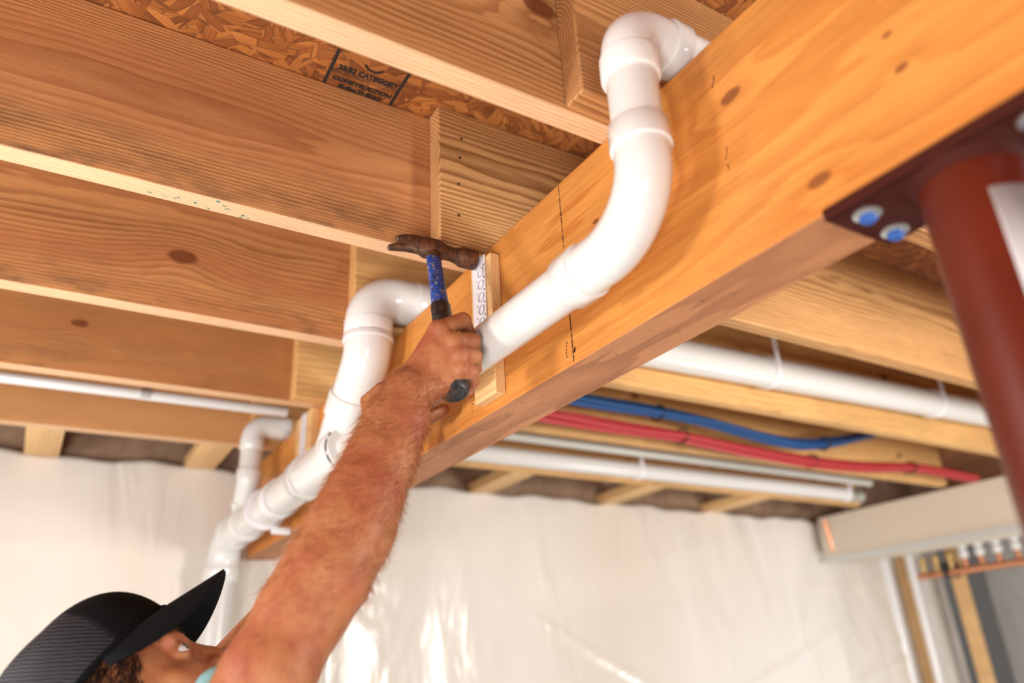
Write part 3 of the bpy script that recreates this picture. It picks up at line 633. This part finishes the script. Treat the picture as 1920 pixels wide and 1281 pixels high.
# ------------------------------------------------------------------ person (one continuous skin surface from a smooth distance field)
class Field:
    def __init__(s, lo, hi, h):
        s.lo = np.array(lo, float); s.h = h; s.n = np.ceil((np.array(hi)-s.lo)/h).astype(int)+1; s.F = np.full(s.n, .5, np.float32)
    def _sl(s, lo, hi):
        a = np.clip(np.floor((lo-s.lo)/s.h).astype(int), 0, s.n-1); b = np.clip(np.ceil((hi-s.lo)/s.h).astype(int)+1, 1, s.n)
        if np.any(b <= a): return None
        g = [(s.lo[i]+s.h*np.arange(a[i], b[i])).astype(np.float32) for i in range(3)]
        return tuple(slice(a[i], b[i]) for i in range(3)), g[0][:, None, None], g[1][None, :, None], g[2][None, None, :]
    def _comb(s, sl, d, k, sub):
        F = s.F[sl]
        if sub: b = -d; hh = np.clip(.5-.5*(b-F)/k*1.0, 0, 1); s.F[sl] = np.maximum(F, b) + k*hh*(1-hh)*0 if k < 1e-5 else -(np.minimum(-F, d)-np.maximum(k-np.abs(-F-d), 0)**2/(4*k))
        else: s.F[sl] = np.minimum(F, d)-np.maximum(k-np.abs(F-d), 0)**2/(4*k)
    def cone(s, a, b, ra, rb, k=.01, sub=False):
        a = np.array(a, float); b = np.array(b, float); m = max(ra, rb)+k+4*s.h
        q = s._sl(np.minimum(a, b)-m, np.maximum(a, b)+m)
        if q is None: return
        sl, x, y, z = q; ab = b-a; L2 = max(ab@ab, 1e-9)
        t = np.clip(((x-a[0])*ab[0]+(y-a[1])*ab[1]+(z-a[2])*ab[2])/L2, 0, 1)
        d = np.sqrt((x-a[0]-t*ab[0])**2+(y-a[1]-t*ab[1])**2+(z-a[2]-t*ab[2])**2)-(ra+(rb-ra)*t)
        s._comb(sl, d.astype(np.float32), k, sub)
    def chain(s, pts, k=.01):
        for (a, ra), (b, rb) in zip(pts, pts[1:]): s.cone(a, b, ra, rb, k)
    def ell(s, c, axes, rad, k=.01, sub=False):
        c = np.array(c, float); m = max(rad)+k+4*s.h; q = s._sl(c-m, c+m)
        if q is None: return
        sl, x, y, z = q; k0 = 0; k1 = 0
        for A, r in zip(axes, rad):
            p = (x-c[0])*A[0]+(y-c[1])*A[1]+(z-c[2])*A[2]; k0 = k0+(p/r)**2; k1 = k1+(p/r**2)**2
        k0 = np.sqrt(k0); d = k0*(k0-1)/np.maximum(np.sqrt(k1), 1e-6)
        s._comb(sl, d.astype(np.float32), k, sub)
    def mesh(s):
        F = s.F; I = F < 0; c = I[:-1, :-1, :-1]; anyd = np.zeros(c.shape, bool)
        sh = [(i, j, k) for i in (0, 1) for j in (0, 1) for k in (0, 1)]
        g = lambda A, o: A[o[0]:A.shape[0]-1+o[0], o[1]:A.shape[1]-1+o[1], o[2]:A.shape[2]-1+o[2]]
        for o in sh[1:]: anyd |= g(I, o) != c
        idx = np.argwhere(anyd); vid = np.full(anyd.shape, -1, np.int32); vid[anyd] = np.arange(len(idx))
        acc = np.zeros((len(idx), 3)); cnt = np.zeros(len(idx))
        val = {o: F[idx[:, 0]+o[0], idx[:, 1]+o[1], idx[:, 2]+o[2]].astype(float) for o in sh}
        for o in sh:
            for a in range(3):
                if o[a] == 0:
                    p = list(o); p[a] = 1; p = tuple(p); va, vb = val[o], val[p]; mk_ = (va < 0) != (vb < 0)
                    t = np.where(mk_, va/np.where(mk_, va-vb, 1), 0); q = np.tile(np.array(o, float), (len(idx), 1)); q[:, a] = t
                    acc[mk_] += q[mk_]; cnt[mk_] += 1
        V = s.lo+s.h*(idx+acc/np.maximum(cnt, 1)[:, None]); fs = []
        for a in range(3):
            b, c_ = (a+1) % 3, (a+2) % 3
            lo = [slice(None)]*3; hi = [slice(None)]*3; lo[a] = slice(0, -1); hi[a] = slice(1, None)
            e = I[tuple(lo)] != I[tuple(hi)]; E = np.argwhere(e); E = E[(E[:, b] > 0) & (E[:, c_] > 0) & (E[:, b] < vid.shape[b]) & (E[:, c_] < vid.shape[c_])]
            def cell(db, dc): q = E.copy(); q[:, b] -= db; q[:, c_] -= dc; return vid[q[:, 0], q[:, 1], q[:, 2]]
            Q = np.stack([cell(1, 1), cell(0, 1), cell(0, 0), cell(1, 0)], 1)
            ins = I[E[:, 0], E[:, 1], E[:, 2]]; Q[~ins] = Q[~ins][:, ::-1]; fs.append(Q)
        return V, np.concatenate(fs)

def skin():
    n = NT('skin'); c = n.co()
    big = n.noise(c, 14, 3, .6); mid = n.noise(c, 45, 4, .6); fine = n.noise(c, 420, 3)
    col = n.ramp(big, [(.33, lin(172, 116, 76)), (.52, lin(166, 104, 68)), (.68, lin(156, 84, 58))])
    col = n.mix(n.ramp(mid, [(.46, 0), (.66, .6)]), col, lin(142, 70, 48)); col = n.mix(n.ramp(fine, [(.55, 0), (.75, .35)]), col, lin(150, 84, 58))
    vo = n.new('ShaderNodeTexVoronoi', {'Vector': c, 'Scale': 330}, feature='DISTANCE_TO_EDGE').outputs[0]
    h = n.m('ADD', n.m('MULTIPLY', n.noise(c, 110, 3), 1.0), n.m('MULTIPLY', vo, .5))
    return n.out(col, .5, n.bump(h, .6, .0014), Subsurface_Weight=.06, Subsurface_Radius=(.012, .004, .002), Subsurface_Scale=.5, Specular_IOR_Level=.35)
SKIN = skin()
base = (.10, 1.08, FZ)
man_ = thing('person', 'man in a black cap reaching up to hammer a pipe strap, arm raised', 'person', base)

# head frame
vdir = _n(ray(240, 1220)); e1 = _n(R@np.array([1, 0, 0])-vdir*((R@np.array([1, 0, 0]))@vdir)); eu = np.cross(e1, vdir); 
if eu[2] < 0: eu = -eu
th = math.radians(48); f = e1*math.cos(th)+eu*math.sin(th); u = -e1*math.sin(th)+eu*math.cos(th); s = -vdir      # forward, up, his right side
yw = math.radians(-6); f, s = f*math.cos(yw)+s*math.sin(yw), s*math.cos(yw)-f*math.sin(yw)
rl = math.radians(14); u, s = u*math.cos(rl)-s*math.sin(rl), s*math.cos(rl)+u*math.sin(rl)
EYE = pd(338, 1224, .93); H0 = EYE-f*.080-s*.032
def hp3(a, b, c): return H0+f*a+u*b+s*c
fld = Field((-.14, .74, -.34), (.60, 1.44, .57), .0022)
ff = fld
# cranium and face
ff.ell(hp3(-.012, .036, 0), (f, u, s), (.096, .080, .075), .01)
ff.ell(hp3(.030, -.035, 0), (f, u, s), (.062, .085, .060), .03)
ff.ell(hp3(.062, -.090, 0), (f, u, s), (.028, .020, .028), .02)
ff.cone(hp3(.080, .022, -.030), hp3(.080, .022, .030), .014, .014, .014)
ff.cone(hp3(.084, .020, -.014), hp3(.084, .020, .014), .014, .014, .012)
ff.cone(hp3(.055, -.028, .045), hp3(.070, -.030, .030), .016, .014, .018)
ff.cone(hp3(.055, -.028, -.045), hp3(.070, -.030, -.030), .016, .014, .018)
for sg in (1, -1):
    ff.ell(hp3(.097, .001, sg*.033), (f, u, s), (.018, .013, .019), .010, True)
    ff.ell(hp3(.0775, .0, sg*.032), (f, u, s), (.0142, .0138, .0150), .004)
    ff.ell(hp3(.088, -.0005, sg*.037), (f, u, s), (.0125, .0048, .0155), .0015, True)
    ff.cone(hp3(.086, .018, sg*.012), hp3(.080, .020, sg*.042), .0085, .007, .008)
ff.cone(hp3(.088, .014, 0), hp3(.106, -.024, 0), .0085, .0100, .012)
ff.cone(hp3(.086, -.010, 0), hp3(.094, -.034, 0), .0120, .0150, .012)
ff.cone(hp3(.106, -.022, 0), hp3(.111, -.033, 0), .0095, .0108, .004)
for sg in (1, -1):
    ff.ell(hp3(.100, -.036, sg*.0125), (f, u, s), (.011, .008, .0068), .005)
    ff.ell(hp3(.103, -.045, sg*.007), (f, u, s), (.005, .004, .003), .002, True)
ff.cone(hp3(.092, -.055, -.02), hp3(.092, -.055, .02), .009, .009, .008)
ff.cone(hp3(.093, -.066, -.018), hp3(.093, -.066, .018), .0075, .0075, .003)
ff.cone(hp3(.092, -.060, -.022), hp3(.092, -.060, .022), .012, .012, .008)
ff.cone(hp3(.105, -.0605, -.02), hp3(.105, -.0605, .02), .003, .003, .002, True)
for sg in (1, -1):                                  # ears
    ff.ell(hp3(-.012, -.010, sg*.076), (f, u, s), (.017, .030, .008), .005); ff.ell(hp3(-.010, -.008, sg*.084), (f, u, s), (.009, .018, .006), .004, True)
# trunk
SR = np.array([.145, .885, -.185]); SLh = np.array([.10, 1.295, -.19]); NB = np.array([.075, 1.09, -.155])
ff.chain([(hp3(-.035, -.045, 0), .052), (NB, .060)], .03)
ff.cone(SR+np.array([-.01, .03, -.01]), NB+np.array([0, 0, -.03]), .050, .062, .03); ff.cone(SLh, NB+np.array([0, 0, -.03]), .050, .062, .03)
ff.cone(NB+np.array([0, -.07, -.1]), NB+np.array([0, .07, -.1]), .085, .085, .03)
# right arm: (px, py, depth, radius)
def P4(*a): return [(pd(x, y, d), r) for x, y, d, r in a]
arm = P4((765, 738, .968, .0225), (744, 790, .955, .0275), (716, 856, .932, .0360), (686, 925, .908, .0425), (657, 995, .884, .0475), (612, 1075, .852, .0470), (566, 1150, .828, .0455), (505, 1262, .790, .0455), (440, 1380, .760, .047))
ff.chain(arm+[(SR, .056)], .02)
ff.chain(P4((783, 728, .975, .0175), (765, 790, .955, .0200), (740, 860, .93, .022)), .02)
ff.chain(P4((755, 720, .972, .0145), (722, 782, .955, .0190), (690, 850, .93, .020)), .02)
ff.ell(pd(648, 1098, .835), (f, u, s), (.020, .020, .020), .02)
# right hand on the hammer
MC = [(822, 619, 1.012), (846, 641, 1.006), (859, 666, 1.000), (862, 692, .995)]
PI = [(868, 601, 1.040), (886, 640, 1.030), (889, 668, 1.020), (885, 698, 1.008)]
DI = [(880, 630, 1.068), (889, 661, 1.056), (890, 692, 1.042), (886, 716, 1.026)]
TI = [(858, 642, 1.085), (872, 676, 1.078), (878, 704, 1.062), (878, 731, 1.040)]
rad = [(.0130, .0112, .0100, .0085), (.0135, .0115, .0102, .0088), (.0130, .0108, .0096, .0084), (.0120, .0098, .0088, .0078)]
CAR = [(768, 712, .984), (776, 722, .980), (784, 732, .978), (793, 741, .978)]
for i in range(4):
    m_, p_, d_, t_ = (pd(*q) for q in (MC[i], PI[i], DI[i], TI[i])); c_ = pd(*CAR[i]); r = rad[i]
    ff.cone(c_, m_, .0155, r[0]*.98, .009)
    ff.cone(m_, p_, r[0]*.97, r[1]*1.03, .0035); ff.cone(p_, d_, r[1]*.95, r[2], .0018); ff.cone(d_, t_, r[2]*.97, r[3], .003)
    ff.ell(m_+_n(-m_)*.0035, (f, u, s), (r[0]*.95,)*3, .005)
ff.cone(pd(798, 700, 1.002), pd(836, 660, 1.018), .018, .016, .014)
ff.cone(pd(800, 732, .990), pd(848, 706, 1.004), .016, .014, .012)
ff.cone(pd(774, 712, .99), pd(806, 662, 1.03), .017, .014, .012)            # thumb
ff.cone(pd(806, 662, 1.03), pd(822, 630, 1.062), .0135, .0115, .006); ff.cone(pd(822, 630, 1.062), pd(846, 618, 1.090), .0112, .0095, .003)
# left arm and hand, mostly behind the right arm
GP = np.array([px_, 1.178, zp])
LW = pd(752, 846, 1.285); LE = pd(618, 1062, 1.22)
ff.chain([(LW, .026), (LW*.4+LE*.6, .040), (LE, .042), (LE*.4+SLh*.6, .048), (SLh, .058)], .02)
along = np.array([0, -1., 0]); nb = _n(-GP); upv = np.array([0, 0, 1.])
toc = _n(np.array([-.9, -.25, 0]))                  # palm side of the pipe faces the room
pc = GP+toc*(r2+.014)+upv*(-.012)
ff.cone(LW, pc+np.array([0, .006, -.02]), .024, .018, .02); ff.cone(LW, pc+np.array([0, -.018, -.02]), .022, .019, .02)
for i, oy in enumerate((-.030, -.010, .011, .031)):
    y = GP[1]+oy; R_ = r2+.0105
    k0 = np.array([px_-R_-.004, y, zp+.022]); a1 = np.array([px_-R_*.60, y+.003, zp+R_*1.02]); a2 = np.array([px_+R_*.25, y+.004, zp+R_*1.02]); a3 = np.array([px_+R_*.85, y+.004, zp+R_*.55])
    ff.cone(pc+np.array([0, oy*.9, -.01]), k0, .0145, .0125, .010); ff.chain([(k0, .0118), (a1, .0102), (a2, .0092), (a3, .0078)], .003)
th0 = pc+np.array([.002, -.030, -.022]); t1 = pd(806, 782, 1.275); t2 = pd(832, 768, 1.262)
ff.cone(pc+np.array([0, -.02, -.03]), th0, .017, .015, .01); ff.cone(th0, t1, .0150, .0118, .006); ff.cone(t1, t2, .0118, .0098, .003)
V_, F_ = ff.mesh()
body = obj('body', (V_, F_), SKIN, man_, ang=0)
sm = body.modifiers.new('smooth', 'SMOOTH'); sm.factor = .5; sm.iterations = 2
del fld, ff.F

# eyes
EW = NT('eye'); cw = EW.co()
WHT = plain('eye white', (.62, .57, .55, 1), .15); IRI = plain('iris', (.06, .035, .02, 1), .1)
look = _n(f*.90+u*.05+s*.30)
for sg in (1, -1):
    c = hp3(.078, .0, sg*.032); e = obj('eye', MB().sphere(c, .0125, 14), WHT, man_, ang=0)
    obj('iris', MB().lathe(c+look*.0108, look, [(0, .0058), (.0014, .0054), (.0019, .003), (.002, .0005)], 20), IRI, e)
# strands: hair as thin tapered slivers
def strands(pts, dirs, L, wd, mb):
    for p, d, l in zip(pts, dirs, L):
        d = _n(d); sd = np.cross(d, rng.normal(size=3)); sd = _n(sd)*wd
        q = p+d*l*.5; e = p+d*l+np.array([0, 0, -.12*l]); mb.add([p-sd, p+sd, q+sd*.7, q-sd*.7, e], [(0, 1, 2, 3), (3, 2, 4)])
HAIR = plain('dark brown hair', lin(48, 32, 24), .55); ARMH = plain('light brown arm hair', lin(158, 98, 54), .45)
me = body.data; nv = len(me.vertices); co = np.zeros(nv*3); me.vertices.foreach_get('co', co); co = co.reshape(-1, 3)+np.array(man_['_abs']); no = np.zeros(nv*3); me.vertex_normals.foreach_get('vector', no) if hasattr(me, 'vertex_normals') else None; no = no.reshape(-1, 3)
rel = co-H0; lf, lu, ls = rel@f, rel@u, rel@s
msk = (np.abs(ls) > .035) & (lf > -.12) & (lf < .045) & (lu > -.005-.0*lf) & (lu < .06) & ((lf < .030) | (lu > .015)); msk |= (lf < -.05) & (lu > -.04) & (lu < .06) & (np.linalg.norm(rel, axis=1) < .14)
ii = np.flatnonzero(msk); ii = rng.choice(ii, 16000)
hb = MB(); strands(co[ii], [-f*.7-u*.5+no[i]*.25+rng.normal(0, .18, 3) for i in ii], rng.uniform(.012, .022, len(ii)), .0006, hb); obj('hair', hb, HAIR, man_, smooth=False)
mb_ = (np.abs(lu-.021-.25*np.clip(np.abs(ls)-.02, 0, .02)) < .0045) & (np.abs(ls) > .010) & (np.abs(ls) < .048) & (lf > .07)
ii = np.flatnonzero(mb_); ii = rng.choice(ii, min(900, max(1, len(ii)*6)))
hb = MB(); strands(co[ii], [s*np.sign(ls[i])*.8+u*.35+no[i]*.3+rng.normal(0, .15, 3) for i in ii], rng.uniform(.005, .010, len(ii)), .0003, hb); obj('eyebrow', hb, HAIR, man_, smooth=False)
A_, B_ = arm[0][0], arm[6][0]; ab = B_-A_; t = ((co-A_)@ab)/(ab@ab); dist = np.linalg.norm(co-A_-t[:, None]*ab, axis=1)
ii = np.flatnonzero((t > -.12) & (t < 1.0) & (dist < .065) & (rng.random(len(t)) < np.clip(1.15-t*1.1, .03, 1))); ii = rng.choice(ii, 8000); dv = _n(ab)
hb = MB(); strands(co[ii], [dv*.7+np.cross(dv, no[i])*.45+no[i]*.55+rng.normal(0, .22, 3) for i in ii], rng.uniform(.008, .017, len(ii)), .00018, hb)
ah = obj('arm_hair', hb, ARMH, man_, smooth=False); ah['kind'] = 'stuff'

# cap
def cloth(name, col, rough=.85, sc=900):
    n = NT(name); c = n.co(); w = n.noise(c, sc, 2); return n.out(n.mix(w, col, tuple(min(1, k*1.6) for k in col[:3])+(1,)), rough, n.bump(w, .3, .0006), Specular_IOR_Level=.15)
CAPM = cloth('black cap twill', (.004, .004, .005, 1), .95)
n = NT('cap mesh'); c = n.co(); 
wv = n.new('ShaderNodeTexWave', {'Vector': c, 'Scale': 75, 'Distortion': 2.5, 'Detail': 1}, wave_type='BANDS', bands_direction='Z').outputs[1]
MESH = n.out(n.mix(n.ramp(wv, [(.45, 0), (.7, 1)]), (.006, .006, .008, 1), (.035, .035, .045, 1)), .6, n.bump(wv, .5, .001), Specular_IOR_Level=.25)
def capgrid(phi0, phi1, nphi, off=0):
    m = MB(); ns = 26; vs = []
    for i in range(nphi+1):
        ph = phi0+(phi1-phi0)*i/nphi; cf, sf = math.cos(ph), math.sin(ph)
        eu_ = .043+.012*max(cf, 0)-.020*max(-cf, 0)
        for j in range(ns+1):
            t = j/ns*math.pi/2; n_ = .70 if cf < .3 else .70-.0*cf
            ro = math.cos(t)**.56; hh = math.sin(t)**.80
            a = (.112 if cf > 0 else .108); fo = -.004+a*cf*ro-.010*hh*max(cf, 0); so = .086*sf*ro
            topu = .133+.007*max(cf, 0)
            vs.append(hp3(fo+off*cf, eu_+(topu-eu_)*hh+off, so+off*sf))
    m.add(vs, [(i*(ns+1)+j, (i+1)*(ns+1)+j, (i+1)*(ns+1)+j+1, i*(ns+1)+j+1) for i in range(nphi) for j in range(ns)])
    return m
cp = obj('baseball_cap', capgrid(-1.2, 1.2, 40), CAPM, man_, ang=0); cp.modifiers.new('s', 'SOLIDIFY').thickness = .002
mp = obj('mesh_panel', capgrid(1.2, 2*math.pi-1.2, 70), MESH, cp, ang=0); 
bd = MB(); 
obj('top_button', MB().sphere(hp3(-.006, .1325, 0), .004, 8), CAPM, cp)
bpts = []
for i in range(61):
    ph = 2*math.pi*i/60; cf, sf = math.cos(ph), math.sin(ph); bpts.append(hp3(-.004+(.112 if cf > 0 else .108)*cf, .045+.012*max(cf, 0)-.020*max(-cf, 0), .086*sf))
obj('sweatband', MB().tube(bpts, .005, 8, ratio=.35), CAPM, cp)
sq = []; 
patch = MB(); 
br = MB(); vs = []; nu, nw = 36, 14
for i in range(nu+1):
    ph = -1.38+2.76*i/nu; cf, sf = math.cos(ph), math.sin(ph); e_u = .043+.012*max(cf, 0)
    for j in range(nw+1):
        t = j/nw; L = .082*max(1e-4, 1-abs(ph/1.38)**2.8)**.62
        so = sf*.086*(1+.06*t)
        vs.append(hp3(-.004+.112*cf+t*L-.002, e_u-.012*t-t*(L/.08)*(.2+.8*t)*(3.2*so*so+230*so**4), so))
br.add(vs, [(i*(nw+1)+j, (i+1)*(nw+1)+j, (i+1)*(nw+1)+j+1, i*(nw+1)+j+1) for i in range(nu) for j in range(nw)])
bo = obj('brim', br, CAPM, cp, ang=0); mm = bo.modifiers.new('s', 'SOLIDIFY'); mm.thickness = .004; mm.offset = 0

# clothes
TEAL = cloth('teal cotton', lin(118, 158, 160), .9, 500); DEN = cloth('dark denim', (.03, .045, .09, 1), .9, 600)
sf_ = Field((-.25, .66, -1.0), (.45, 1.5, .06), .006)
sf_.cone(SR+np.array([-.01, .03, -.02]), NB+np.array([0, 0, -.05]), .068, .078, .03); sf_.cone(SLh, NB+np.array([0, 0, -.05]), .068, .078, .03)
T0 = np.array([.045, 1.09, -.30]); T1 = np.array([.03, 1.09, -.80])
for dy in (-.09, .09): sf_.cone(T0+np.array([0, dy, 0]), T1+np.array([0, dy*.8, 0]), .125, .118, .05)
sf_.cone(SR, pd(440, 1400, .765), .070, .060, .02); sf_.cone(SR, pd(412, 1302, .84), .05, .030, .03); sf_.cone(SLh, SLh*.45+LE*.55, .070, .060, .02)
sf_.cone(NB+np.array([.01, 0, .01]), hp3(-.03, -.03, 0), .052, .05, .005, True)
v, fq = sf_.mesh(); obj('t_shirt', (v, fq), TEAL, man_, ang=0)
pf = Field((-.25, .75, FZ+.02), (.35, 1.45, -.70), .009)
pf.cone((.03, 1.01, -.80), (.03, 1.17, -.80), .125, .125, .03)
for dy in (-.10, .10): pf.chain([((.03, 1.09+dy*.9, -.84), .098), ((.05, 1.09+dy*1.3, -1.22), .070), ((.02, 1.09+dy*1.4, FZ+.09), .058)], .02)
v, fq = pf.mesh(); obj('jeans', (v, fq), DEN, man_, ang=0)
SHOE = plain('brown boot', (.08, .04, .02, 1), .6)
for dy in (-.14, .14):
    q = Field((-.12, 1.0+dy, FZ-.01), (.24, 1.18+dy, FZ+.16), .006); q.cone((0.01, 1.09+dy, FZ+.10), (.01, 1.09+dy, FZ+.04), .045, .045, .02); q.cone((-.01, 1.09+dy, FZ+.038), (.15, 1.09+dy, FZ+.032), .040, .038, .02)
    q.F[:, :, :int((.012)/.006)] = .01
    v, fq = q.mesh(); obj('boot', (v, fq), SHOE, man_, ang=0)
for o in bpy.data.objects:
    if '_abs' in o: del o['_abs']
